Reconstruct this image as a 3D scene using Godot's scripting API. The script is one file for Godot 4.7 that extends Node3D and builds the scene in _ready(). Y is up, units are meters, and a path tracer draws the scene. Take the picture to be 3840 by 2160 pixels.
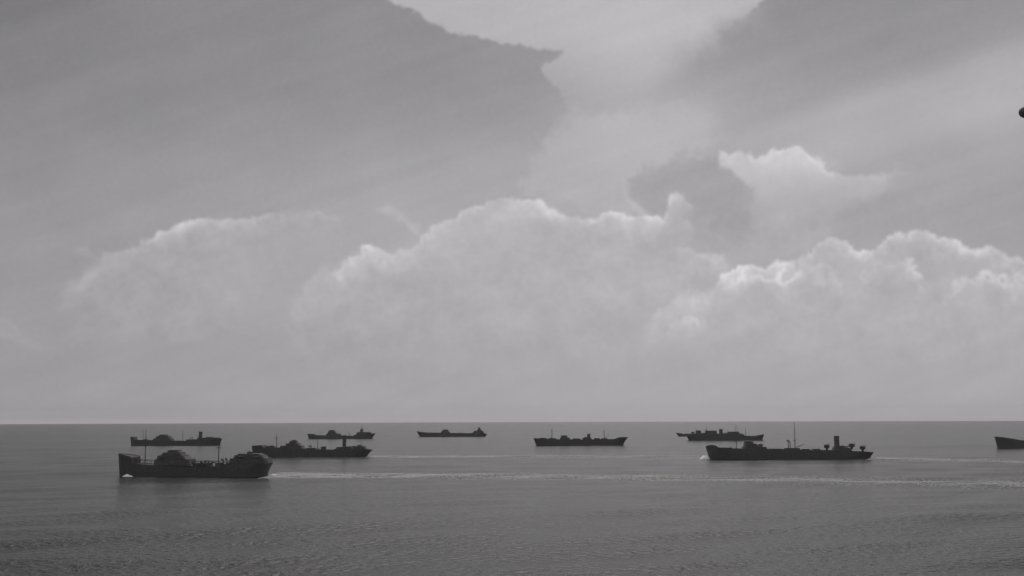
extends Node3D
# Convoy of merchant ships under a clouded sky, seen across the sea from a high vantage point.
# Pixels below are photograph pixels (3840 x 2160); a pixel gives a direction, the sea gives the distance.

const FOCAL := 4117.0          # photograph pixels; 50 degrees across
const EYE := 45.0              # metres above the sea
const EARTH := 6371000.0       # the sea sheet curves, so the horizon lies 24 km off
var cam: Camera3D
var used := {}
var rng := RandomNumberGenerator.new()
var M := {}

# ---------------------------------------------------------------- small helpers
func direction(px: float, py: float) -> Vector3:
	return (cam.basis * Vector3((px - 1920.0) / FOCAL, (1080.0 - py) / FOCAL, -1.0)).normalized()

func on_sea(px: float, py: float) -> Vector3:
	var d := direction(px, py)
	var dh2 := d.x * d.x + d.z * d.z
	var q := d.y * d.y - 2.0 * EYE * dh2 / EARTH
	var t := (-d.y - sqrt(maxf(q, 0.0))) / (dh2 / EARTH)
	return Vector3(0, EYE, 0) + d * t

func depth_of(p: Vector3) -> float:
	return -(cam.basis.inverse() * (p - cam.position)).z

func numbered(called: String) -> String:
	var n: int = used.get(called, 0)
	used[called] = n + 1
	return called if n == 0 else "%s_%03d" % [called, n]

func thing(called: String, label: String, category: String, at: Vector3, turn := 0.0, group := "") -> Node3D:
	var o := Node3D.new()
	o.name = numbered(called)
	add_child(o)
	o.position = at
	o.rotation.y = turn
	o.set_meta("label", label)
	o.set_meta("category", category)
	if group != "":
		o.set_meta("group", group)
	return o

func begin() -> SurfaceTool:
	var st := SurfaceTool.new()
	st.begin(Mesh.PRIMITIVE_TRIANGLES)
	return st

func part(called: String, st: SurfaceTool, m: Material, parent: Node3D) -> MeshInstance3D:
	st.generate_normals()
	var o := MeshInstance3D.new()
	o.name = called
	o.mesh = st.commit()
	o.material_override = m
	parent.add_child(o, true)
	return o

func quad(st: SurfaceTool, a: Vector3, b: Vector3, c: Vector3, d: Vector3) -> void:
	for v in [a, b, c, a, c, d]:
		st.add_vertex(v)

func tube(st: SurfaceTool, a: Vector3, b: Vector3, ra: float, rb: float, sides := 10, cap := true) -> void:
	var w := (b - a).normalized()
	var u := w.cross(Vector3.RIGHT if absf(w.x) < 0.8 else Vector3.UP).normalized()
	var v := w.cross(u)
	for k in sides:
		var p := TAU * k / sides
		var q := TAU * (k + 1) / sides
		var e := u * cos(p) + v * sin(p)
		var f := u * cos(q) + v * sin(q)
		st.set_smooth_group(1)
		quad(st, a + e * ra, b + e * rb, b + f * rb, a + f * ra)
		if cap:
			st.set_smooth_group(-1)
			for t in [b, b + f * rb, b + e * rb, a, a + e * ra, a + f * ra]:
				st.add_vertex(t)
	st.set_smooth_group(-1)

# a deck house: a prism with cut corners, its ends sloping in by sl and sr metres towards the top, a thin overhanging roof
func house(st: SurfaceTool, x0: float, x1: float, y0: float, y1: float, w: float, sl := 0.0, sr := 0.0, roof := true) -> void:
	var c := minf(minf(0.14 * w, 0.2 * (x1 - x0)), 1.6)
	var ring := func(y: float, grow: float, a: float, b: float) -> Array:
		var h := w * 0.5 + grow
		var l := x0 + a - grow
		var r := x1 - b + grow
		return [Vector3(l + c, y, h), Vector3(r - c, y, h), Vector3(r, y, h - c), Vector3(r, y, -h + c), Vector3(r - c, y, -h), Vector3(l + c, y, -h), Vector3(l, y, -h + c), Vector3(l, y, h - c)]
	var rings: Array = [ring.call(y0, 0.0, 0.0, 0.0)]
	if roof:
		var t := minf(0.22, 0.15 * (y1 - y0))
		rings.append(ring.call(y1 - t, 0.0, sl, sr))
		rings.append(ring.call(y1 - t + 0.002, 0.28, sl, sr))
		rings.append(ring.call(y1 - 0.06, 0.28, sl, sr))
		rings.append(ring.call(y1, 0.2, sl, sr))
	else:
		rings.append(ring.call(y1, 0.0, sl, sr))
	st.set_smooth_group(-1)
	for n in rings.size() - 1:
		var lo: Array = rings[n]
		var hi: Array = rings[n + 1]
		for k in 8:
			var j := (k + 1) % 8
			quad(st, lo[k], hi[k], hi[j], lo[j])
	var top: Array = rings[-1]
	for k in range(1, 7):
		st.add_vertex(top[0]); st.add_vertex(top[k + 1]); st.add_vertex(top[k])

func noise(seed_: int, freq: float, oct := 4, kind := FastNoiseLite.TYPE_SIMPLEX_SMOOTH) -> FastNoiseLite:
	var n := FastNoiseLite.new()
	n.seed = seed_
	n.noise_type = kind
	n.frequency = freq
	n.fractal_octaves = oct
	n.fractal_type = FastNoiseLite.FRACTAL_FBM if oct > 1 else FastNoiseLite.FRACTAL_NONE
	return n

# ---------------------------------------------------------------- the sky: air and clouds by direction
# Cloud outlines are given in a 2576-wide copy of the view (x right, y down), which stands for azimuth and elevation.
const AIR := [
	[121, 133, 137, 140, 144, 147, 144, 144, 146],
	[130, 136, 140, 143, 147, 158, 150, 150, 160],
	[137, 140, 144, 147, 151, 168, 163, 163, 170],
	[143, 148, 153, 160, 164, 172, 168, 165, 165],
	[150, 154, 161, 167, 169, 170, 167, 163, 160],
	[152, 157, 165, 167, 171, 173, 171, 168, 165],
	[155, 160, 165, 168, 172, 174, 173, 173, 173],
	[155, 158, 162, 164, 168, 170, 170, 171, 172],
	[164, 166, 169, 171, 174, 176, 176, 177, 177]]
const GX := 200        # margin round the view, in 2576-wide pixels
const MW := 1488
const MH := 680
var sky_air: Image
var sky_layers := []
var nz := {}

func mask(outlines: Array, fine: int, soft: int, wide: int) -> Array:
	var im := Image.create(MW, MH, false, Image.FORMAT_L8)
	for o in outlines:
		for row in MH:
			var y := row * 2.0 + 1.0 - GX
			var xs := []
			for k in o.size():
				var a: Array = o[k]
				var b: Array = o[(k + 1) % o.size()]
				if (a[1] <= y) != (b[1] <= y):
					xs.append(a[0] + (b[0] - a[0]) * (y - a[1]) / float(b[1] - a[1]))
			xs.sort()
			for k in range(0, xs.size() - 1, 2):
				var i := int((xs[k] + GX) * 0.5)
				im.fill_rect(Rect2i(i, row, int((xs[k + 1] + GX) * 0.5) - i, 1), Color.WHITE)
	var out := []
	for cut in [fine, soft, wide, 3, 2]:
		var c := im.duplicate()
		for k in cut:
			c.resize(maxi(c.get_width() / 2, 2), maxi(c.get_height() / 2, 2), Image.INTERPOLATE_BILINEAR)
		c.resize(MW, MH, Image.INTERPOLATE_CUBIC if cut > 2 else Image.INTERPOLATE_BILINEAR)
		out.append(c.get_data())
	return out

func make_sky_layers() -> void:
	sky_air = Image.create(9, 9, false, Image.FORMAT_RF)
	for j in 9:
		for i in 9:
			sky_air.set_pixel(i, j, Color(AIR[j][i], 0, 0))
	# outlines, [fine blur, wide blur], warp, body, rim, fades out between these heights
	var top := [[[985, -300], [978, 0], [1040, 28], [1085, 58], [1130, 74], [1182, 90], [1250, 108], [1330, 119], [1400, 128], [1412, 138], [1392, 152], [1360, 168], [1378, 196], [1404, 222], [1424, 262], [1420, 300], [1470, 330], [1560, 330], [1640, 230], [1700, 165], [1760, 122], [1810, 86], [1852, 48], [1902, 22], [1924, -4], [1960, -300]]]
	var middle := [[[700, 1200], [740, 770], [782, 702], [800, 684], [828, 676], [850, 682], [872, 652], [904, 642], [916, 622], [932, 615], [956, 624], [984, 642], [1008, 628], [1030, 632], [1052, 622], [1066, 592], [1074, 578], [1128, 552], [1150, 540], [1180, 527], [1192, 514], [1230, 506], [1290, 502], [1352, 507], [1400, 524], [1452, 546], [1500, 552], [1546, 530], [1590, 540], [1640, 548], [1668, 548], [1674, 510], [1690, 490], [1718, 490], [1730, 508], [1746, 528], [1722, 548], [1748, 574], [1742, 600], [1700, 622], [1820, 640], [1960, 1200]]]
	var right := [[[1600, 1200], [1622, 860], [1650, 800], [1690, 762], [1730, 738], [1784, 742], [1806, 706], [1830, 688], [1850, 672], [1892, 664], [1932, 668], [1984, 660], [2024, 644], [2044, 628], [2066, 608], [2090, 597], [2120, 602], [2152, 624], [2190, 634], [2228, 604], [2252, 590], [2280, 594], [2300, 577], [2324, 580], [2350, 596], [2376, 592], [2392, 604], [2440, 620], [2500, 628], [2540, 640], [2580, 652], [2776, 690], [2776, 1200]]]
	var right_lobes := [[[2370, 860], [2384, 760], [2400, 716], [2436, 694], [2490, 688], [2540, 700], [2600, 690], [2776, 720], [2776, 900]], [[2160, 760], [2172, 690], [2206, 664], [2240, 650], [2290, 662], [2330, 700], [2330, 800]], [[1820, 800], [1838, 706], [1880, 690], [1960, 700], [1990, 690], [2030, 660], [2090, 668], [2120, 700], [2120, 800]], [[1660, 930], [1680, 830], [1730, 800], [1790, 810], [1800, 930]]]
	var left := [[[120, 1200], [150, 760], [178, 720], [230, 690], [250, 664], [228, 646], [206, 642], [184, 636], [204, 624], [236, 638], [254, 652], [264, 636], [304, 630], [346, 625], [352, 602], [392, 592], [432, 574], [470, 556], [498, 547], [526, 554], [600, 548], [720, 530], [860, 540], [880, 820], [900, 1200]]]
	var veil := [[[1806, 384], [1872, 391], [1962, 380], [2014, 371], [2044, 388], [2070, 412], [2094, 430], [2158, 440], [2290, 431], [2236, 470], [2196, 494], [2150, 512], [2090, 545], [2110, 640], [1870, 650], [1888, 580], [1896, 520], [1884, 474], [1842, 440], [1822, 412]]]
	var patch := [[[1420, 300], [1560, 280], [1700, 262], [1790, 268], [1808, 300], [1806, 350], [1770, 384], [1660, 420], [1590, 462], [1570, 480], [1600, 506], [1636, 542], [1600, 560], [1500, 548], [1440, 520], [1300, 470]]]
	var hole := [[[1575, 455], [1640, 412], [1740, 388], [1800, 396], [1850, 440], [1888, 480], [1895, 590], [1850, 640], [1770, 640], [1756, 600], [1752, 568], [1728, 546], [1750, 526], [1732, 500], [1710, 484], [1682, 486], [1666, 520], [1660, 544], [1640, 542], [1605, 505]]]
	var wisps := [[[944, 524], [976, 520], [1018, 540], [1064, 578], [1050, 584], [1000, 552]], [[-200, 790], [10, 800], [60, 838], [110, 872], [100, 884], [40, 856], [-200, 830]], [[1562, 468], [1574, 476], [1604, 512], [1650, 548], [1620, 552], [1584, 512]]]
	for l in [[top, 1, 6, 8.0, 37.0, 0.0, 20.0, 340.0, 1], [middle, 1, 4, 9.0, 2.0, 21.0, 660.0, 960.0, 2], [right, 1, 4, 9.0, 3.0, 25.0, 720.0, 960.0, 2], [right_lobes, 2, 4, 18.0, 0.0, 20.0, 700.0, 940.0, 0], [left, 1, 4, 7.0, 5.0, 24.0, 640.0, 860.0, 4], [veil, 1, 5, 11.0, 17.0, 12.0, 380.0, 640.0, 3], [patch, 4, 5, 16.0, 11.0, 0.0, 320.0, 700.0, 0], [hole, 3, 5, 12.0, -7.0, 0.0, 560.0, 660.0, 0], [wisps, 2, 4, 8.0, 9.0, 0.0, 500.0, 1200.0, 0]]:
		sky_layers.append([mask(l[0], l[1], 5 if l[8] == 1 else 4, l[2]), l[3], l[4], l[5], l[6], l[7], l[8]])
	sky_air.resize(161, 67, Image.INTERPOLATE_CUBIC)
	nz.a = noise(3, 0.018, 4)
	nz.b = noise(5, 0.018, 4)
	nz.a.fractal_gain = 0.58
	nz.b.fractal_gain = 0.58
	nz.big = noise(8, 0.0035, 4)
	nz.grain = noise(11, 0.055, 3)
	nz.puff = noise(14, 0.02, 4)
	nz.puff.fractal_type = FastNoiseLite.FRACTAL_RIDGED
	nz.lump = noise(26, 0.021, 3, FastNoiseLite.TYPE_CELLULAR)
	nz.lump.cellular_return_type = FastNoiseLite.RETURN_DISTANCE
	nz.streak = noise(21, 0.006, 3)

func cloud_light(x: float, y: float) -> float:
	y = clampf(y, -190.0, 1100.0)
	var ax := clampf((x / 2576.0 * 8.0 + 0.5) * 161.0 / 9.0 - 0.5, 0.0, 160.0)
	var ay := clampf((y / 1060.0 * 8.0 + 0.5) * 67.0 / 9.0 - 0.5, 0.0, 66.0)
	var i := mini(int(ax), 159)
	var j := mini(int(ay), 65)
	var fx := ax - i
	var fy := ay - j
	var v := lerpf(lerpf(sky_air.get_pixel(i, j).r, sky_air.get_pixel(i + 1, j).r, fx), lerpf(sky_air.get_pixel(i, j + 1).r, sky_air.get_pixel(i + 1, j + 1).r, fx), fy)
	# slanting bands of thin cloud on the right and across the middle
	var s: float = nz.streak.get_noise_2d(x * 0.5 + y * 1.2, (y + 0.3 * x) * 2.6)
	var c := y + 0.30 * (x - 2576.0) + 10.0 * s
	v += 10.0 * smoothstep(80, 150, c) * (1.0 - smoothstep(220, 340, c)) * smoothstep(1750, 2150, x)
	c = y + 0.36 * (x - 1600.0) + 14.0 * s
	v += 8.0 * smoothstep(360, 430, c) * (1.0 - smoothstep(430, 520, c)) * smoothstep(700, 1000, x) * (1.0 - smoothstep(1300, 1500, x))
	v += 2.8 * s
	var n1: float = nz.a.get_noise_2d(x, y)
	var n2: float = nz.b.get_noise_2d(x, y)
	var uneven := clampf(0.62 + 1.5 * nz.big.get_noise_2d(x * 1.6 + 900.0, y * 1.1), 0.4, 1.2)
	var inside := 0.0
	var heap := 0.0
	for l in sky_layers:
		var fade := 1.0 - smoothstep(l[4], l[5], y)
		if fade <= 0.0:
			continue
		var mx := clampi(int((x + n1 * l[1] * 2.0 + GX) * 0.5), 0, MW - 1)
		var my := clampi(int((y + n2 * l[1] * 2.0 + GX) * 0.5), 0, MH - 1)
		var at := my * MW + mx
		var soft := 0.0
		match l[6]:
			1: soft = smoothstep(1440, 1660, x) * smoothstep(-20, 70, y)
			2, 4: soft = smoothstep(l[4] - 60.0, l[4] + 40.0, y)
			3: soft = maxf(smoothstep(430, 520, y), smoothstep(2020, 2160, x) * 0.7)
		var fine: float = lerpf(l[0][0][at], l[0][1][at], soft) / 255.0
		if fine > 0.0:
			var up := maxi(my - 22, 0) * MW + mx
			var down := mini(my + 22, MH - 1) * MW + mx
			var rim := 0.5 * clampf((l[0][2][down] - l[0][2][up]) / 255.0, 0.0, 1.0)      # strongest under an upper edge
			up = maxi(my - 9, 0) * MW + mx
			down = mini(my + 9, MH - 1) * MW + mx
			rim += 0.55 * clampf((l[0][3][down] - l[0][3][up]) / 255.0, 0.0, 1.0)
			up = maxi(my - 5, 0) * MW + mx
			down = mini(my + 5, MH - 1) * MW + mx
			rim += 0.4 * clampf((l[0][4][down] - l[0][4][up]) / 255.0, 0.0, 1.0)
			heap = maxf(heap, fade * fine * (0.45 + rim) * signf(l[3]))
			if l[6] == 4:
				fine *= 1.0 - smoothstep(480, 760, x)
			rim *= uneven
			v += fade * fine * (l[2] + l[3] * rim)
			inside = maxf(inside, fine)
	if heap > 0.0:      # rounded heads with darker folds between them
		var lump: float = -nz.lump.get_noise_2d(x + 34.0 * n1, y * 1.15 + 34.0 * n2)
		v += heap * (11.0 * lump - 4.0 - 7.0 * nz.lump.get_noise_2d(x * 2.3 + 500.0 + 40.0 * n2, y * 2.6 + 40.0 * n1) - 3.0)
	v += inside * smoothstep(420, 600, y) * (1.0 - smoothstep(820, 1000, y)) * (4.0 * nz.puff.get_noise_2d(x * 0.8, y) + 7.0 * nz.a.get_noise_2d(x * 0.45 + 300.0, y * 0.5))
	v += 3.6 * nz.grain.get_noise_2d(x * 1.1, y * 1.8) + 3.5 * nz.big.get_noise_2d(x, y * 1.6)
	return v

func sky_value(az: float, el: float) -> float:
	var half := 0.46
	var m := fposmod(az + half, 4.0 * half)          # the clouds go on round the sky as in view
	var a := (m if m < 2.0 * half else 4.0 * half - m) - half
	if absf(az) < half:
		a = az
	var e := minf(el, 0.5)
	var d: Vector3 = cam.basis.inverse() * Vector3(sin(a) * cos(e), sin(e), -cos(a) * cos(e))
	var x := (1920.0 + FOCAL * d.x / -d.z) * 0.67083
	var y := (1080.0 - FOCAL * d.y / -d.z) * 0.67083
	var v := cloud_light(x, y)
	if el > 0.36:
		var w := smoothstep(0.36, 0.62, el)
		var p := Vector3(sin(az) * cos(el), sin(el), -cos(az) * cos(el)) / sin(el)
		v = lerpf(v, 147.0 + 26.0 * nz.big.get_noise_2d(p.x * 420.0, p.z * 420.0), w)
	return v

func make_sky() -> ImageTexture:
	make_sky_layers()
	var w := 4096
	var h := 2048
	var lo := PackedByteArray()
	lo.resize(512 * 256 * 3)
	for j in 256:
		for i in 512:
			var el := (0.5 - (j + 0.5) / 256.0) * PI
			var v := 176.0
			if el > -0.02:
				v = sky_value(wrapf((i + 0.5) / 512.0 * TAU, -PI, PI), maxf(el, 0.0))
			put(lo, (j * 512 + i) * 3, v)
	var im := Image.create_from_data(512, 256, false, Image.FORMAT_RGB8, lo)
	im.resize(w, h, Image.INTERPOLATE_CUBIC)
	# the part round the view, at full resolution; column 0 looks along -z, so it wraps round the image's edge
	var n := int(w * 0.088)
	var j0 := int(h * (0.5 - 0.155))
	var j1 := int(h * 0.5) + 24
	for side in [0, w - n]:
		var hi := PackedByteArray()
		hi.resize(n * (j1 - j0) * 3)
		for j in range(j0, j1):
			for i in n:
				put(hi, ((j - j0) * n + i) * 3, sky_value(wrapf((side + i + 0.5) / w * TAU, -PI, PI), (0.5 - (j + 0.5) / h) * PI))
		im.blit_rect(Image.create_from_data(n, j1 - j0, false, Image.FORMAT_RGB8, hi), Rect2i(0, 0, n, j1 - j0), Vector2i(side, j0))
	return ImageTexture.create_from_image(im)

func put(to: PackedByteArray, at: int, v: float) -> void:
	to[at] = clampi(int(v * 1.003 + 0.5), 0, 255)
	to[at + 1] = clampi(int(v * 0.992 + 0.5), 0, 255)
	to[at + 2] = clampi(int(v * 1.008 + 0.5), 0, 255)

# ---------------------------------------------------------------- the sea
var swell := []

func make_swell() -> void:
	var r := RandomNumberGenerator.new()
	r.seed = 77
	for k in 14:
		var l := 13.0 * pow(1.16, k) * r.randf_range(0.95, 1.05)
		var a := deg_to_rad(65.0 + r.randfn(0.0, 24.0))
		swell.append([cos(a) * TAU / l, sin(a) * TAU / l, r.randf() * TAU, l * 0.0045, l])
	for l in [130.0, 190.0, 270.0, 410.0, 640.0]:      # long low swell
		var a := deg_to_rad(84.0 + r.randfn(0.0, 9.0))
		swell.append([cos(a) * TAU / l, sin(a) * TAU / l, r.randf() * TAU, l * 0.0011, l])

func cell(d: float) -> float:
	return maxf(1.5, d * 0.0105)

func sea_height(x: float, z: float) -> float:
	var d2 := x * x + z * z
	var c := cell(sqrt(d2)) * 2.2
	var y := -d2 / (2.0 * EARTH)
	for s in swell:
		if s[4] > c:
			y += s[3] * (1.0 - c / s[4]) * sin(s[0] * x + s[1] * z + s[2])
	return y

func make_sea() -> void:
	make_swell()
	var angles := []
	var a := -PI
	while a < PI - 0.0001:
		angles.append(a)
		a += 0.0026 if absf(a) < 0.55 else (0.012 if absf(a) < 0.8 else 0.06)
	angles.append(PI)
	var radii := [0.0, 30.0, 60.0, 100.0, 150.0, 200.0, 240.0]
	var d := 250.0
	while d < 27000.0:
		radii.append(d)
		d += cell(d)
	var st := begin()
	st.set_smooth_group(0)
	var n := angles.size()
	var vs := PackedVector3Array()
	var uv := PackedVector2Array()
	var uv2 := PackedVector2Array()
	for r in radii:
		for t in angles:
			var x: float = sin(t) * r
			var z: float = -cos(t) * r
			vs.append(Vector3(x, sea_height(x, z), z))
			uv.append(Vector2(x, z) / 61.0)
			uv2.append(Vector2(x * 0.83 + z * 0.56, z * 0.83 - x * 0.56) / 23.0)
	var ix := PackedInt32Array()
	for j in radii.size() - 1:
		for i in n - 1:
			var p: int = j * n + i
			for q in [p, p + n, p + n + 1, p, p + n + 1, p + 1]:
				ix.append(q)
	var arr := []
	arr.resize(Mesh.ARRAY_MAX)
	arr[Mesh.ARRAY_VERTEX] = vs
	arr[Mesh.ARRAY_TEX_UV] = uv
	arr[Mesh.ARRAY_TEX_UV2] = uv2
	arr[Mesh.ARRAY_INDEX] = ix
	var am := ArrayMesh.new()
	am.add_surface_from_arrays(Mesh.PRIMITIVE_TRIANGLES, arr)
	st.create_from(am, 0)
	st.generate_normals()
	st.generate_tangents()
	var o := MeshInstance3D.new()
	o.name = "sea"
	o.mesh = st.commit()
	o.material_override = M.water
	o.set_meta("kind", "structure")
	add_child(o)

func ripple(seed_: int, freq: float, oct: int, strength: float) -> ImageTexture:
	var n := noise(seed_, freq, oct)
	var im := n.get_seamless_image(512, 512, false, false, 0.12)
	im.convert(Image.FORMAT_RGBA8)
	im.bump_map_to_normal_map(strength)
	return ImageTexture.create_from_image(im)

# foam: many small ragged patches of froth lying on the water along a path of photograph pixels
func foam_patch(st: SurfaceTool, p: Vector3, len: float, wid: float, turn: float, r: RandomNumberGenerator) -> void:
	var u := Vector3(cos(turn), 0, sin(turn))
	var v := Vector3(-sin(turn), 0, cos(turn))
	var rim := []
	for k in 7:
		var q := TAU * k / 7.0
		var g := r.randf_range(0.6, 1.1)
		var e := p + u * (cos(q) * len * 0.5 * g) + v * (sin(q) * wid * 0.5 * g)
		e.y = sea_height(e.x, e.z) + 0.10
		rim.append(e)
	p.y = sea_height(p.x, p.z) + 0.22
	for k in 7:
		for t in [p, rim[k], rim[(k + 1) % 7]]:
			st.add_vertex(t)

func make_wake(label: String, path: Array, count: int, w0: float, w1: float, seed_: int) -> void:
	var r := RandomNumberGenerator.new()
	r.seed = seed_
	var pts := []
	for p in path:
		pts.append(on_sea(p[0], p[1]))
	var long := 0.0
	for k in pts.size() - 1:
		long += pts[k].distance_to(pts[k + 1])
	var broken := noise(seed_, 0.02, 3)
	var st := begin()
	var made := 0
	var tries := 0
	while made < count and tries < count * 8:
		tries += 1
		var t := pow(r.randf(), 1.5)
		var s := t * long
		var k := 0
		while k < pts.size() - 2 and s > pts[k].distance_to(pts[k + 1]):
			s -= pts[k].distance_to(pts[k + 1])
			k += 1
		var a: Vector3 = pts[k]
		var b: Vector3 = pts[k + 1]
		var along := (b - a).normalized()
		var p := a + along * s
		var side := Vector3(-along.z, 0, along.x)
		p += side * r.randfn(0.0, 0.36) * lerpf(w0, w1, t)
		if broken.get_noise_2d(p.x, p.z * 3.0) + r.randf_range(-0.25, 0.35) < -0.1:
			continue
		foam_patch(st, p, r.randf_range(0.6, 2.6), r.randf_range(0.35, 1.0), atan2(along.z, along.x) + r.randfn(0, 0.2), r)
		made += 1
	var o := part(numbered("wake"), st, M.foam, self)
	o.set_meta("label", label)
	o.set_meta("category", "wake")
	o.set_meta("kind", "stuff")

# a curling heap of white water thrown up at a stem
func make_splash(label: String, p: Vector3, long: float, high: float, wide: float, seed_: int) -> void:
	var n := noise(seed_, 0.35, 3)
	var st := begin()
	st.set_smooth_group(1)
	var rows := 9
	var cols := 16
	var g := []
	for j in rows:
		for i in cols + 1:
			var u := float(i) / cols
			var v := float(j) / (rows - 1)
			var x := (u - 0.5) * long
			var z := (v - 0.5) * wide
			var hump := sin(PI * u) * sin(PI * v)
			var y := high * pow(maxf(hump, 0.0), 0.7) * (0.75 + 0.9 * n.get_noise_2d(x * 2.0 + seed_, z * 2.0))
			g.append(Vector3(x + 0.3 * n.get_noise_2d(z, x), maxf(y, 0.0) - 0.12, z))
	for j in rows - 1:
		for i in cols:
			var a := j * (cols + 1) + i
			quad(st, g[a], g[a + cols + 1], g[a + cols + 2], g[a + 1])
	var o := part(numbered("bow_wave"), st, M.spray, self)
	o.position = p
	o.set_meta("label", label)
	o.set_meta("category", "bow wave")

# ---------------------------------------------------------------- ships
# hull: lofted from a sheer line (the outline of its top), a stem and a stern that rake, and a beam
func sheer_at(line: Array, x: float) -> float:
	if x <= line[0].x:
		return line[0].y
	for k in line.size() - 1:
		if x <= line[k + 1].x:
			return lerpf(line[k].y, line[k + 1].y, (x - line[k].x) / maxf(line[k + 1].x - line[k].x, 0.001))
	return line[-1].y

func make_hull(root: Node3D, line: Array, bow: Array, stern: Array, beam: float, m: Material, deck_m: Material) -> void:
	# bow = [x at the top, x at the water], stern the same
	var ts := []
	for k in 15:
		ts.append(pow(k / 14.0, 1.6) * 0.22)
	for p in line:
		ts.append(clampf((p.x - bow[0]) / (stern[0] - bow[0]), 0.0, 1.0))
	for k in 12:
		ts.append(0.22 + 0.62 * k / 12.0)
	for k in 15:
		ts.append(1.0 - pow(k / 14.0, 1.6) * 0.16)
	ts.sort()
	var levels := [-0.3, -0.12, 0.0, 0.2, 0.45, 0.72, 1.0]
	var grid := []
	for t in ts:
		var ring := []
		var xt: float = lerpf(bow[0], stern[0], t)
		var yt := sheer_at(line, xt)
		for l in levels:
			var k := clampf(l, 0.0, 1.0)
			var x0: float = lerpf(bow[1], bow[0], pow(k, 0.9))
			var x1: float = lerpf(stern[1], stern[0], pow(k, 1.5))
			var fore: float = clampf(t / lerpf(0.24, 0.13, k), 0.0, 1.0)
			var aft: float = clampf((1.0 - t) / lerpf(0.2, 0.085, k), 0.0, 1.0)
			var half := beam * 0.5 * sqrt(maxf(1.0 - pow(1.0 - fore, 2.0), 0.0)) * pow(maxf(1.0 - pow(1.0 - aft, 2.4), 0.0), 0.55)
			half *= lerpf(0.93, 1.0, k)
			ring.append(Vector3(lerpf(x0, x1, t), l * yt, maxf(half, 0.02)))
		grid.append(ring)
	var st := begin()
	st.set_smooth_group(1)
	for k in grid.size() - 1:
		for n in levels.size() - 1:
			var a: Vector3 = grid[k][n]
			var b: Vector3 = grid[k + 1][n]
			var c: Vector3 = grid[k + 1][n + 1]
			var d: Vector3 = grid[k][n + 1]
			quad(st, a, d, c, b)
			var f := Vector3(1, 1, -1)
			quad(st, a * f, b * f, c * f, d * f)
	var hull := part("hull", st, m, root)
	# weather deck, a little below the rail
	st = begin()
	st.set_smooth_group(-1)
	for k in grid.size() - 1:
		var a: Vector3 = grid[k][-1] - Vector3(0, 0.5, 0.05)
		var b: Vector3 = grid[k + 1][-1] - Vector3(0, 0.5, 0.05)
		quad(st, a, Vector3(a.x, a.y, -a.z), Vector3(b.x, b.y, -b.z), b)
	part("deck", st, deck_m, hull)

func make_boat(root: Node3D, x0: float, x1: float, y: float, z: float, m: Material) -> void:
	var boat_len := x1 - x0
	var st := begin()
	st.set_smooth_group(1)
	var g := []
	for i in 11:
		var u := i / 10.0
		var e := sqrt(maxf(1.0 - pow(absf(u * 2.0 - 1.0), 2.6), 0.0))
		for j in 9:
			var q := PI * j / 8.0
			g.append(Vector3(x0 + u * boat_len, y + boat_len * (0.05 * pow(u * 2.0 - 1.0, 2.0) - 0.14 * sin(q) * e), z + boat_len * 0.15 * cos(q) * e))
	for i in 10:
		for j in 8:
			var a := i * 9 + j
			quad(st, g[a], g[a + 1], g[a + 10], g[a + 9])
	for i in 10:
		var mid_a := Vector3(g[i * 9].x, g[i * 9].y + boat_len * 0.04, z)
		var mid_b := Vector3(g[i * 9 + 9].x, g[i * 9 + 9].y + boat_len * 0.04, z)
		quad(st, g[i * 9], g[i * 9 + 9], mid_b, mid_a)
		quad(st, mid_a, mid_b, g[i * 9 + 17], g[i * 9 + 8])
	var boat := part("lifeboat", st, m, root)
	for x in [x0 + boat_len * 0.16, x1 - boat_len * 0.16]:
		st = begin()
		var s := signf(z)
		var foot := Vector3(x, y - boat_len * 0.2, z - s * boat_len * 0.2)
		tube(st, foot, foot + Vector3(0, boat_len * 0.34, 0), 0.13, 0.11, 6)
		tube(st, foot + Vector3(0, boat_len * 0.34, 0), Vector3(x, y + boat_len * 0.2, z), 0.11, 0.08, 6)
		tube(st, Vector3(x, y + boat_len * 0.2, z), Vector3(x, y, z), 0.04, 0.04, 5)
		part("davit", st, m, boat)

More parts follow.
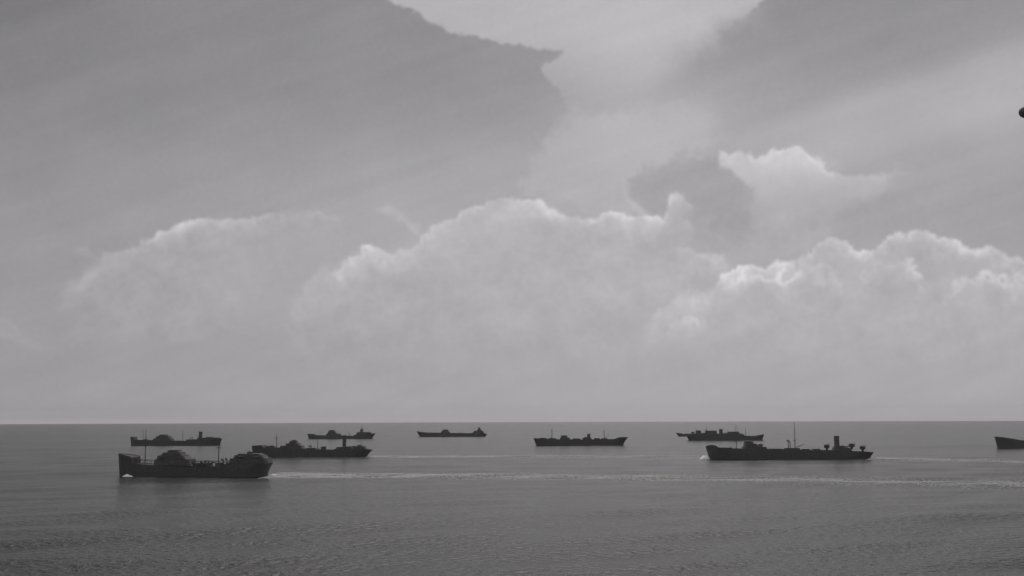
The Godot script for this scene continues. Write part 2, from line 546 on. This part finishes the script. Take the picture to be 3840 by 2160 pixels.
func make_ship(s: Dictionary) -> Node3D:
	var xm: float = (s.bow[0] + s.stern[0]) * 0.5
	var p := on_sea(xm, s.wl)
	var m := depth_of(p) / FOCAL
	var turn: float = deg_to_rad(-s.get("yaw", 0.0))
	var along := m / cos(turn)
	var beam: float = s.beam
	p += Vector3(0, 0, -beam * 0.5)
	p.y = -(p.x * p.x + p.z * p.z) / (2.0 * EARTH)
	var root := thing(s.name, s.label, s.category, p, turn, "merchant ships of the convoy" if s.category == "ship" else "")
	var paint: Material = M.house
	var eye := cam.basis.inverse()
	var here: Vector3 = eye * (p - cam.position)
	var ahead: Vector3 = eye * Vector3(cos(turn), 0, -sin(turn))
	var X := func(px: float) -> float:
		var k := (px - 1920.0) / FOCAL
		return (k * -here.z - here.x) / (ahead.x + k * ahead.z)
	var Y := func(py: float) -> float: return (s.wl - py) * m
	var line := []
	for q in s.sheer:
		line.append(Vector2(X.call(q[0]), Y.call(q[1])))
	make_hull(root, line, [X.call(s.bow[0]), X.call(s.bow[1])], [X.call(s.stern[0]), X.call(s.stern[1])], beam, M.hull, M.deck)
	for h in s.get("houses", []):
		var st := begin()
		var x0: float = X.call(h[1])
		var x1: float = X.call(h[2])
		var y1: float = Y.call(h[3])
		var sl: float = (h[6] if h.size() > 6 else 0.0) * m
		var sr: float = (h[7] if h.size() > 7 else 0.0) * m
		house(st, x0 + sl * 0.2, x1 - sr * 0.2, Y.call(h[4]), y1, beam * h[5], sl * 0.6, sr * 0.6)
		var ho := part(h[0], st, paint, root)
		if h[0] in ["bridge_deck", "poop_house", "bridge_house"] and x1 - x0 > 7.0:
			var hw: float = beam * h[5] * 0.5
			var xa: float = x0 + (h[6] if h.size() > 6 else 0.0) * m + 0.3
			var xb: float = x1 - (h[7] if h.size() > 7 else 0.0) * m - 0.3
			for z in [hw - 0.2, 0.2 - hw]:
				st = begin()          # a rail along each side of the roof
				tube(st, Vector3(xa, y1 + 0.95, z), Vector3(xb, y1 + 0.95, z), 0.035, 0.035, 5, false)
				var k := xa
				while k < xb:
					tube(st, Vector3(k, y1 - 0.05, z), Vector3(k, y1 + 0.95, z), 0.04, 0.04, 4, false)
					k += 2.2
				part("railing", st, paint, ho)
	for f in s.get("funnels", []):
		var st := begin()
		var xa: float = X.call((f[0] + f[1]) * 0.5)
		var r: float = (f[1] - f[0]) * along * 0.5
		var lean: float = (f[4] if f.size() > 4 else 0.0) * m
		var a := Vector3(xa, Y.call(f[3]), 0)
		var b := Vector3(xa + lean, Y.call(f[2]), 0)
		tube(st, a, b, r * 1.06, r, 18)
		var fu := part("funnel", st, paint, root)
		st = begin()
		tube(st, a.lerp(b, 0.965), b + (b - a).normalized() * 0.12, r * 1.13, r * 1.13, 18)
		part("funnel_cap", st, M.soot, fu)
		st = begin()
		tube(st, a.lerp(b, 0.2) + Vector3(-r - 0.25, 0, 0), b + Vector3(-r - 0.25, -0.3, 0), 0.16, 0.14, 7)
		part("steam_pipe", st, paint, fu)
	for q in s.get("masts", []):
		var st := begin()
		var a := Vector3(X.call(q[0]), Y.call(q[2]), 0)
		var b := Vector3(X.call(q[0] + (q[5] if q.size() > 5 else 0.0)), Y.call(q[1]), 0)
		tube(st, a, a.lerp(b, 0.6), q[3], q[3] * 0.85, 9)
		tube(st, a.lerp(b, 0.6), b, q[3] * 0.8, q[3] * 0.4, 9)
		var ma := part("mast", st, paint, root)
		if q[4] > 0.0:
			st = begin()
			var c := Vector3(X.call(q[0]), Y.call(q[4]), 0)
			tube(st, c + Vector3(-1.6, 0, -beam * 0.16), c + Vector3(-1.6, 0, beam * 0.16), 0.18, 0.18, 6)
			tube(st, c + Vector3(-1.9, 0.1, 0), c + Vector3(1.9, 0.1, 0), 0.3, 0.3, 6)
			part("crosstree", st, paint, ma)
		for z in [1.0, -1.0]:
			for k in [-1.0, 1.0]:
				st = begin()
				tube(st, a.lerp(b, 0.85), Vector3(a.x + k * 2.4, a.y, z * beam * 0.45), 0.035, 0.035, 4, false)
				part("shroud", st, M.soot, ma)
	for q in s.get("booms", []):
		for z in [1.0, -1.0]:
			var st := begin()
			tube(st, Vector3(X.call(q[0]), Y.call(q[1]), z * 0.7), Vector3(X.call(q[2]), Y.call(q[3]), z * 2.2), 0.2, 0.14, 7)
			part("derrick_boom", st, paint, root)
	for q in s.get("posts", []):
		for z in [1.0, -1.0]:
			var st := begin()
			var r: float = q[3]
			tube(st, Vector3(X.call(q[0]), Y.call(q[2]), z * beam * 0.24), Vector3(X.call(q[0]), Y.call(q[1]), z * beam * 0.24), r, r * 0.85, 9)
			var po := part("ventilator" if q.size() > 4 else "king_post", st, paint, root)
			st = begin()
			var t := Vector3(X.call(q[0]), Y.call(q[1]), z * beam * 0.24)
			if q.size() > 4:
				tube(st, t, t + Vector3(-0.5, 0.7, 0), r, r * 1.3, 9)
				tube(st, t + Vector3(-0.5, 0.7, 0), t + Vector3(-1.5, 0.9, 0), r * 1.3, r * 2.0, 9)
				part("cowl", st, paint, po)
			else:
				tube(st, t - Vector3(0, 0.1, 0), t + Vector3(0, 0.35, 0), r * 1.3, r * 1.2, 9)
				part("post_head", st, paint, po)
	for q in s.get("tubs", []):
		var st := begin()
		var c := Vector3(X.call((q[0] + q[1]) * 0.5), 0, 0)
		var r: float = (q[1] - q[0]) * along * 0.5
		var yt: float = Y.call(q[2])
		var yb: float = Y.call(q[3])
		var yl := yt - (yt - yb) * 0.6
		tube(st, c + Vector3(0, yb, 0), c + Vector3(0, yl, 0), r * 0.42, r * 0.42, 12)
		tube(st, c + Vector3(0, yl, 0), c + Vector3(0, yl + 0.25, 0), r * 0.8, r, 14)
		tube(st, c + Vector3(0, yl + 0.25, 0), c + Vector3(0, yt, 0), r, r, 14)
		var tub := part("gun_tub", st, paint, root)
		st = begin()
		tube(st, c + Vector3(0, yt - 0.2, 0), c + Vector3(0, yt + 0.5, 0), 0.35, 0.3, 8)
		tube(st, c + Vector3(-0.5, yt + 0.4, 0), c + Vector3(r + 1.4, yt + 1.1, 0), 0.16, 0.1, 7)
		part("gun", st, M.soot, tub)
	for q in s.get("catwalks", []):
		var st := begin()
		var xa: float = X.call(q[0])
		var xb: float = X.call(q[1])
		var ya: float = Y.call(q[2])
		var yb: float = Y.call(q[3])
		quad(st, Vector3(xa, ya, 1.0), Vector3(xa, ya, -1.0), Vector3(xb, yb, -1.0), Vector3(xb, yb, 1.0))
		for z in [1.0, -1.0]:
			tube(st, Vector3(xa, ya - 0.1, z), Vector3(xb, yb - 0.1, z), 0.2, 0.2, 6)
			tube(st, Vector3(xa, ya + 1.0, z), Vector3(xb, yb + 1.0, z), 0.06, 0.06, 5)
			tube(st, Vector3(xa, ya + 0.55, z), Vector3(xb, yb + 0.55, z), 0.05, 0.05, 5)
		var walk := part("catwalk", st, paint, root)
		var k := 0.0
		while k <= 1.001:
			for z in [1.0, -1.0]:
				st = begin()
				tube(st, Vector3(lerpf(xa, xb, k), Y.call(q[4]), z), Vector3(lerpf(xa, xb, k), lerpf(ya, yb, k) + 1.0, z), 0.13, 0.08, 6)
				part("stanchion", st, paint, walk)
			k += 1.0 / maxf(round((xb - xa) / 3.0), 1.0)

	for q in s.get("boats", []):
		for z in [1.0, -1.0]:
			make_boat(root, X.call(q[0]), X.call(q[1]), Y.call(q[2]), z * beam * 0.47, paint)
	for q in s.get("hatches", []):
		var st := begin()
		house(st, X.call(q[0]), X.call(q[1]), Y.call(q[3]), Y.call(q[2]), beam * 0.5)
		part("cargo_hatch", st, M.deck, root)
	if s.has("jackstaffs"):
		for q in s.jackstaffs:
			var st := begin()
			tube(st, Vector3(X.call(q[0]), Y.call(q[2]), 0), Vector3(X.call(q[0]), Y.call(q[1]), 0), 0.09, 0.05, 6)
			part("jackstaff", st, paint, root)
	return root

func paint_material(tone: float, seed_: int) -> StandardMaterial3D:
	# grey ship's paint with patches of weathering and rust run down in the grain
	var n := NoiseTexture2D.new()
	var im := noise(seed_, 0.012, 5).get_seamless_image(512, 512)
	im.convert(Image.FORMAT_RGBA8)
	for j in 512:
		for i in 512:
			var v := im.get_pixel(i, j).r
			var t := tone * lerpf(0.72, 1.3, v)
			im.set_pixel(i, j, Color(t * 1.02, t, t * 0.98).linear_to_srgb())
	var m := StandardMaterial3D.new()
	m.albedo_texture = ImageTexture.create_from_image(im)
	m.uv1_triplanar = true
	m.uv1_scale = Vector3(0.05, 0.05, 0.05)
	m.roughness = 0.75
	return m

func flat_material(c: Color, rough: float) -> StandardMaterial3D:
	var m := StandardMaterial3D.new()
	m.albedo_color = c.linear_to_srgb()
	m.roughness = rough
	return m

func _ready() -> void:
	rng.seed = 5
	# ---- camera
	cam = Camera3D.new()
	cam.name = "camera"
	cam.fov = rad_to_deg(2.0 * atan(1080.0 / FOCAL))
	cam.near = 1.0
	cam.far = 60000.0
	cam.position = Vector3(0, EYE, 0)
	cam.rotation = Vector3(deg_to_rad(6.75), 0, deg_to_rad(-0.19))
	add_child(cam)
	cam.current = true
	# ---- sky and exposure
	var pano := PanoramaSkyMaterial.new()
	pano.panorama = make_sky()
	pano.energy_multiplier = 1.0
	var sky := Sky.new()
	sky.sky_material = pano
	var env := Environment.new()
	env.background_mode = Environment.BG_SKY
	env.sky = sky
	env.tonemap_mode = Environment.TONE_MAPPER_LINEAR
	env.tonemap_exposure = 1.0
	env.sdfgi_enabled = true
	env.ssao_enabled = true
	env.ssil_enabled = true
	env.volumetric_fog_enabled = true          # thin sea haze, scattering forward as salt air does
	env.volumetric_fog_density = 0.000024
	env.volumetric_fog_albedo = Color(0.95, 0.95, 0.955)
	env.volumetric_fog_anisotropy = 0.75
	env.volumetric_fog_length = 30000.0
	var we := WorldEnvironment.new()
	we.name = "environment"
	we.environment = env
	add_child(we)
	# ---- the sun, veiled by the bright cloud high ahead
	var sun := DirectionalLight3D.new()
	sun.name = "sun"
	sun.light_energy = 0.45
	sun.light_angular_distance = 40.0
	sun.light_color = Color(1.0, 0.98, 0.95)
	sun.shadow_enabled = true
	add_child(sun)
	sun.rotation = Vector3(deg_to_rad(-48.0), deg_to_rad(180.0 - 4.0), 0)
	print("sky done")

	# ---- materials
	var water := StandardMaterial3D.new()
	water.albedo_color = Color(0.018, 0.019, 0.02).linear_to_srgb()
	water.roughness = 0.2
	water.metallic_specular = 0.19
	water.normal_enabled = true
	water.normal_texture = ripple(31, 0.024, 5, 6.0)
	water.normal_scale = 1.0
	water.detail_enabled = true
	water.detail_uv_layer = BaseMaterial3D.DETAIL_UV_2
	water.detail_normal = ripple(37, 0.014, 4, 4.0)
	M.water = water
	M.foam = flat_material(Color(0.45, 0.46, 0.46), 0.9)
	M.spray = flat_material(Color(0.88, 0.89, 0.89), 0.9)
	M.hull = paint_material(0.085, 41)
	M.house = paint_material(0.095, 43)
	M.deck = flat_material(Color(0.06, 0.058, 0.055), 0.85)
	M.soot = flat_material(Color(0.03, 0.03, 0.03), 0.85)
	M.balloon = flat_material(Color(0.06, 0.06, 0.062), 0.6)

	# ---- the sea
	make_sea()
	print("sea done")

	# ---- the ships
	make_ship({name = "tanker_ship", label = "large dark tanker with domed midship bridge and bulky rounded stern", category = "ship",
		wl = 1785.0, beam = 19.0, yaw = 4.0, bow = [443, 449], stern = [1022, 1004],
		sheer = [[443, 1703], [470, 1705], [500, 1712], [506, 1714], [509, 1739], [580, 1744], [640, 1748], [740, 1752], [850, 1750], [857, 1740], [880, 1734], [940, 1733], [1022, 1738]],
		houses = [["bridge_deck", 587, 728, 1723, 1746, 0.98, 7, 12], ["bridge_house", 595, 711, 1709, 1723, 0.86, 7, 19], ["wheelhouse", 604, 691, 1698, 1709, 0.72, 18, 10], ["monkey_island", 625, 681, 1689, 1698, 0.5, 13, 13], ["pump_house", 726, 794, 1738, 1753, 0.5, 4, 6], ["store_house", 838, 868, 1741, 1752, 0.5, 6, 2],
			["poop_house", 862, 1017, 1720, 1741, 0.88, 12, 13], ["boat_deck", 880, 1002, 1708, 1720, 0.8, 9, 16], ["gun_deck", 892, 986, 1703, 1708, 0.6, 5, 10], ["mast_house", 808, 836, 1738, 1752, 0.4, 5, 6]],
		funnels = [[925, 946, 1697, 1706, 1]], masts = [[542, 1612, 1742, 0.36, 1650], [818, 1650, 1740, 0.42, 1682]],
		catwalks = [[508, 592, 1727, 1733, 1741], [712, 862, 1733, 1735, 1750]],
		boats = [[606, 628, 1717], [676, 700, 1717], [900, 926, 1714], [960, 986, 1714]],
		posts = [[788, 1733, 1750, 0.5], [765, 1738, 1750, 0.6, 1], [843, 1728, 1750, 0.5, 1]], booms = [[818, 1742, 770, 1728]],
		hatches = [[745, 785, 1744, 1752]], jackstaffs = [[447, 1690, 1703], [1016, 1716, 1730]]})
	make_ship({name = "tanker_ship", label = "low ship with knobbed bow, seen between the dark tanker's two masts", category = "ship",
		wl = 1670.0, beam = 19.0, yaw = 3.0, bow = [488, 492], stern = [832, 826],
		sheer = [[488, 1638], [506, 1639], [509, 1650], [570, 1651], [700, 1654], [738, 1654], [742, 1648], [832, 1645]],
		houses = [["bridge_deck", 574, 650, 1644, 1653, 0.95, 8, 6], ["bridge_house", 586, 640, 1636, 1644, 0.85, 5, 5], ["wheelhouse", 597, 628, 1630, 1636, 0.7, 3, 3], ["poop_house", 742, 822, 1642, 1650, 0.85, 2, 2], ["deck_house", 698, 734, 1648, 1655, 0.5, 3, 1]],
		funnels = [[744, 757, 1620, 1645, 1]], masts = [[684, 1612, 1653, 0.3, 0], [536, 1606, 1651, 0.25, 0]], boats = [[776, 794, 1640]], posts = [[718, 1644, 1654, 0.5, 1]]})
	make_ship({name = "cargo_ship", label = "freighter with peaked bridge and pointed stern, its bow behind the dark tanker's stern", category = "ship",
		wl = 1716.0, beam = 18.0, yaw = 3.0, bow = [943, 950], stern = [1397, 1376],
		sheer = [[943, 1672], [965, 1671], [985, 1670], [990, 1672], [993, 1678], [1050, 1680], [1140, 1684], [1250, 1688], [1262, 1684], [1290, 1682], [1368, 1684], [1380, 1686], [1397, 1689]],
		houses = [["bridge_deck", 1052, 1142, 1672, 1684, 0.96, 6, 10], ["bridge_house", 1074, 1128, 1663, 1672, 0.86, 4, 8], ["wheelhouse", 1086, 1116, 1655, 1663, 0.7, 3, 5], ["monkey_island", 1093, 1110, 1651, 1655, 0.4, 2, 2],
			["engine_casing", 1258, 1318, 1677, 1686, 0.8, 10, 2], ["poop_house", 1324, 1372, 1674, 1686, 0.75, 4, 5], ["winch_house", 1205, 1222, 1676, 1688, 0.4, 1, 1]],
		funnels = [[1284, 1297, 1634, 1680, 1]], masts = [[1036, 1628, 1680, 0.42, 1645], [1190, 1642, 1686, 0.36, 0]], boats = [[1056, 1076, 1674], [1300, 1322, 1676]], tubs = [[1340, 1356, 1670, 1678]],
		booms = [[1036, 1677, 1008, 1668], [1190, 1683, 1222, 1674]], posts = [[1165, 1676, 1686, 0.5, 1]], hatches = [[1000, 1026, 1673, 1679], [1150, 1182, 1681, 1687]]})
	make_ship({name = "tanker_ship", label = "distant ship with knob-like bridge, beyond the freighter whose funnel crosses its hull", category = "ship",
		wl = 1646.0, beam = 18.0, yaw = 2.0, bow = [1152, 1158], stern = [1409, 1396],
		sheer = [[1152, 1627], [1180, 1628], [1186, 1632], [1225, 1633], [1325, 1635], [1335, 1630], [1365, 1627], [1409, 1626]],
		houses = [["bridge_deck", 1222, 1284, 1626, 1634, 0.95, 5, 10], ["bridge_house", 1229, 1264, 1619, 1626, 0.8, 3, 6], ["wheelhouse", 1233, 1257, 1613, 1619, 0.7, 2, 4], ["poop_house", 1334, 1396, 1621, 1631, 0.85, 8, 8]],
		funnels = [[1350, 1361, 1610, 1624, 1]], masts = [[1356, 1598, 1612, 0.7, 0], [1200, 1612, 1633, 0.2, 0]], posts = [[1310, 1628, 1636, 0.5, 1]]})
	make_ship({name = "tanker_ship", label = "low slim distant ship with raked bow and peaked stern, no masts showing", category = "ship",
		wl = 1636.5, beam = 19.0, yaw = 2.0, bow = [1562, 1574], stern = [1828, 1820],
		sheer = [[1562, 1617], [1580, 1620], [1596, 1622], [1650, 1623], [1765, 1625], [1776, 1622], [1812, 1623], [1828, 1630]],
		houses = [["bridge_house", 1653, 1688, 1618, 1625, 0.9, 3, 3], ["wheelhouse", 1659, 1682, 1611, 1618, 0.75, 2, 2], ["poop_house", 1772, 1816, 1616, 1625, 0.8, 8, 5], ["engine_casing", 1786, 1808, 1611, 1617, 0.5, 6, 4]],
		funnels = [[1793, 1801, 1604, 1612, 0.5]], masts = [[1610, 1610, 1623, 0.22, 0]], posts = [[1728, 1619, 1626, 0.4]]})
	make_ship({name = "cargo_ship", label = "flush-hulled freighter with two tall masts, alone in open water", category = "ship",
		wl = 1673.0, beam = 19.0, yaw = 2.0, bow = [2001, 2012], stern = [2356, 2337],
		sheer = [[2001, 1643], [2030, 1645], [2056, 1646], [2100, 1648], [2190, 1649], [2300, 1648], [2312, 1645], [2320, 1641], [2356, 1640]],
		houses = [["mast_house", 2056, 2086, 1643, 1648, 0.5, 2, 2], ["bridge_deck", 2098, 2140, 1641, 1650, 0.96, 4, 5], ["wheelhouse", 2103, 2130, 1633, 1641, 0.75, 2, 5], ["engine_casing", 2182, 2220, 1642, 1650, 0.7, 5, 3], ["mast_house", 2254, 2280, 1644, 1649, 0.5, 2, 2]],
		funnels = [[2203, 2214, 1628, 1644, 0.5]], masts = [[2070, 1606, 1646, 0.55, 1616], [2266, 1610, 1647, 0.5, 1620]], boats = [[2190, 2204, 1640]],
		booms = [[2070, 1643, 2048, 1628], [2266, 1645, 2288, 1630]], hatches = [[2024, 2048, 1642, 1647], [2148, 2176, 1645, 1650], [2228, 2250, 1644, 1649]]})
	make_ship({name = "passenger_ship", label = "long distant ship with bumpy superstructure, beyond the freighter with round gun platforms", category = "ship",
		wl = 1651.0, beam = 20.0, yaw = 1.0, bow = [2571, 2583], stern = [2867, 2860],
		sheer = [[2571, 1625], [2584, 1628], [2600, 1632], [2790, 1634], [2830, 1636], [2848, 1632], [2867, 1630]],
		houses = [["long_deckhouse", 2573, 2800, 1626, 1636, 0.92, 1, 22], ["forward_house", 2609, 2630, 1614, 1627, 0.7, 2, 2], ["wheelhouse", 2645, 2688, 1615, 1627, 0.8, 1, 2], ["after_house", 2726, 2774, 1619, 1627, 0.7, 6, 4]],
		funnels = [[2698, 2711, 1610, 1627, 0]], masts = [[2650, 1602, 1616, 0.6, 0]], boats = [[2715, 2728, 1624], [2630, 2644, 1624]]})
	make_ship({name = "small_vessel", label = "small low vessel showing just beyond the stem of the bumpy distant ship", category = "vessel",
		wl = 1635.0, beam = 9.0, yaw = 2.0, bow = [2534, 2544], stern = [2640, 2636],
		sheer = [[2534, 1623], [2556, 1625], [2562, 1627], [2640, 1628]],
		houses = [["wheelhouse", 2590, 2606, 1620, 1629, 0.7, 2, 2]], masts = [[2598, 1612, 1621, 0.15, 0]]})
	make_ship({name = "cargo_ship", label = "long dark freighter with upright funnel aft, round gun platforms and white splash at stem", category = "ship",
		wl = 1724.0, beam = 20.0, yaw = 3.0, bow = [2647, 2661], stern = [3278, 3262],
		sheer = [[2647, 1675], [2660, 1671], [2672, 1669], [2684, 1672], [2694, 1679], [2740, 1683], [2860, 1685], [2960, 1686], [3040, 1690], [3130, 1690], [3200, 1694], [3250, 1695], [3278, 1698]],
		houses = [["bridge_deck", 2786, 2878, 1676, 1686, 0.96, 3, 10], ["bridge_house", 2792, 2842, 1664, 1676, 0.86, 2, 8], ["wheelhouse", 2795, 2826, 1655, 1664, 0.75, 1, 5], ["mast_house", 2942, 3002, 1681, 1688, 0.5, 4, 6], ["deck_house", 3044, 3076, 1684, 1691, 0.6, 6, 3],
			["engine_casing", 3126, 3196, 1680, 1692, 0.85, 3, 14], ["fiddley", 3130, 3170, 1673, 1680, 0.6, 2, 8], ["deck_cargo", 2884, 2930, 1683, 1688, 0.7, 5, 5]],
		funnels = [[3132, 3150, 1637, 1676, -0.5]], masts = [[2983, 1583, 1684, 0.4, 1654], [2763, 1592, 1684, 0.32, 0], [2799, 1604, 1656, 0.2, 0]],
		posts = [[2961, 1657, 1686, 0.5, 1]], tubs = [[2844, 2863, 1667, 1678], [3092, 3112, 1669, 1691], [3185, 3207, 1666, 1686], [3226, 3247, 1675, 1695]],
		boats = [[3150, 3178, 1675], [2832, 2856, 1675]], booms = [[2983, 1680, 3016, 1668], [2763, 1681, 2736, 1672]], hatches = [[2706, 2744, 1679, 1684], [3010, 3036, 1685, 1690]], jackstaffs = [[3270, 1684, 1698]]})
	make_ship({name = "cargo_ship", label = "dark ship of which only the plain stem and foredeck show", category = "ship",
		wl = 1678.0, beam = 19.0, yaw = 3.0, bow = [3732, 3740], stern = [4110, 4096],
		sheer = [[3732, 1637], [3760, 1640], [3790, 1645], [3830, 1652], [3990, 1655], [4110, 1648]],
		houses = [["bridge_house", 3890, 3950, 1636, 1656, 0.9, 3, 4], ["wheelhouse", 3900, 3930, 1626, 1636, 0.75, 2, 2]],
		funnels = [[4010, 4022, 1618, 1656, 1]], masts = [[3862, 1600, 1653, 0.4, 0]]})
	print("ships done")

	# ---- white water
	make_splash("bright white splash at the stem of the freighter with the upright funnel", on_sea(2643, 1724), 11.0, 5.6, 10.0, 61)
	make_splash("small white curl of water at the dark tanker's bow", on_sea(478, 1787), 8.0, 1.9, 4.0, 67)
	make_splash("thin white water at the foot of the dark tanker's stern", on_sea(1022, 1782), 7.0, 1.2, 6.0, 71)
	make_wake("long white wake trailing behind the dark tanker", [[1016, 1781], [1500, 1781], [2236, 1787], [3056, 1798], [3900, 1815]], 19000, 36.0, 62.0, 3)
	make_wake("thin pale wake trailing behind the freighter with the tall funnel", [[1388, 1714], [2000, 1713], [2640, 1715]], 9500, 36.0, 58.0, 9)
	make_wake("short pale wake trailing behind the freighter with round gun platforms", [[3268, 1722], [3560, 1726], [3900, 1733]], 4000, 36.0, 58.0, 15)

	# ---- the balloon
	var way := direction(3862.0, 421.0)
	var at := cam.position + way * (740.0 / way.dot(-cam.basis.z))
	var b := thing("barrage_balloon", "dark rounded balloon hanging in the open sky", "balloon", at)
	var st := begin()
	st.set_smooth_group(1)
	var prof := []
	for k in 25:
		var u := k / 24.0
		prof.append(Vector2(-7.4 + 17.0 * u, 4.3 * pow(sin(PI * pow(u, 0.72)), 0.62) if k > 0 and k < 24 else 0.0))
	for k in 24:
		for j in 20:
			var q := TAU * j / 20.0
			var r := TAU * (j + 1) / 20.0
			var p0: Vector2 = prof[k]
			var p1: Vector2 = prof[k + 1]
			quad(st, Vector3(p0.x, p0.y * cos(q), p0.y * sin(q)), Vector3(p1.x, p1.y * cos(q), p1.y * sin(q)), Vector3(p1.x, p1.y * cos(r), p1.y * sin(r)), Vector3(p0.x, p0.y * cos(r), p0.y * sin(r)))
	part("envelope", st, M.balloon, b)
	for q in [0.5 * PI * 3.0, PI * 0.17, PI * 0.83]:
		st = begin()
		tube(st, Vector3(4.5, sin(q) * 2.2, cos(q) * 2.2), Vector3(9.5, sin(q) * 5.6, cos(q) * 5.6), 1.5, 0.9, 10)
		part("fin", st, M.balloon, b)
	print("done")
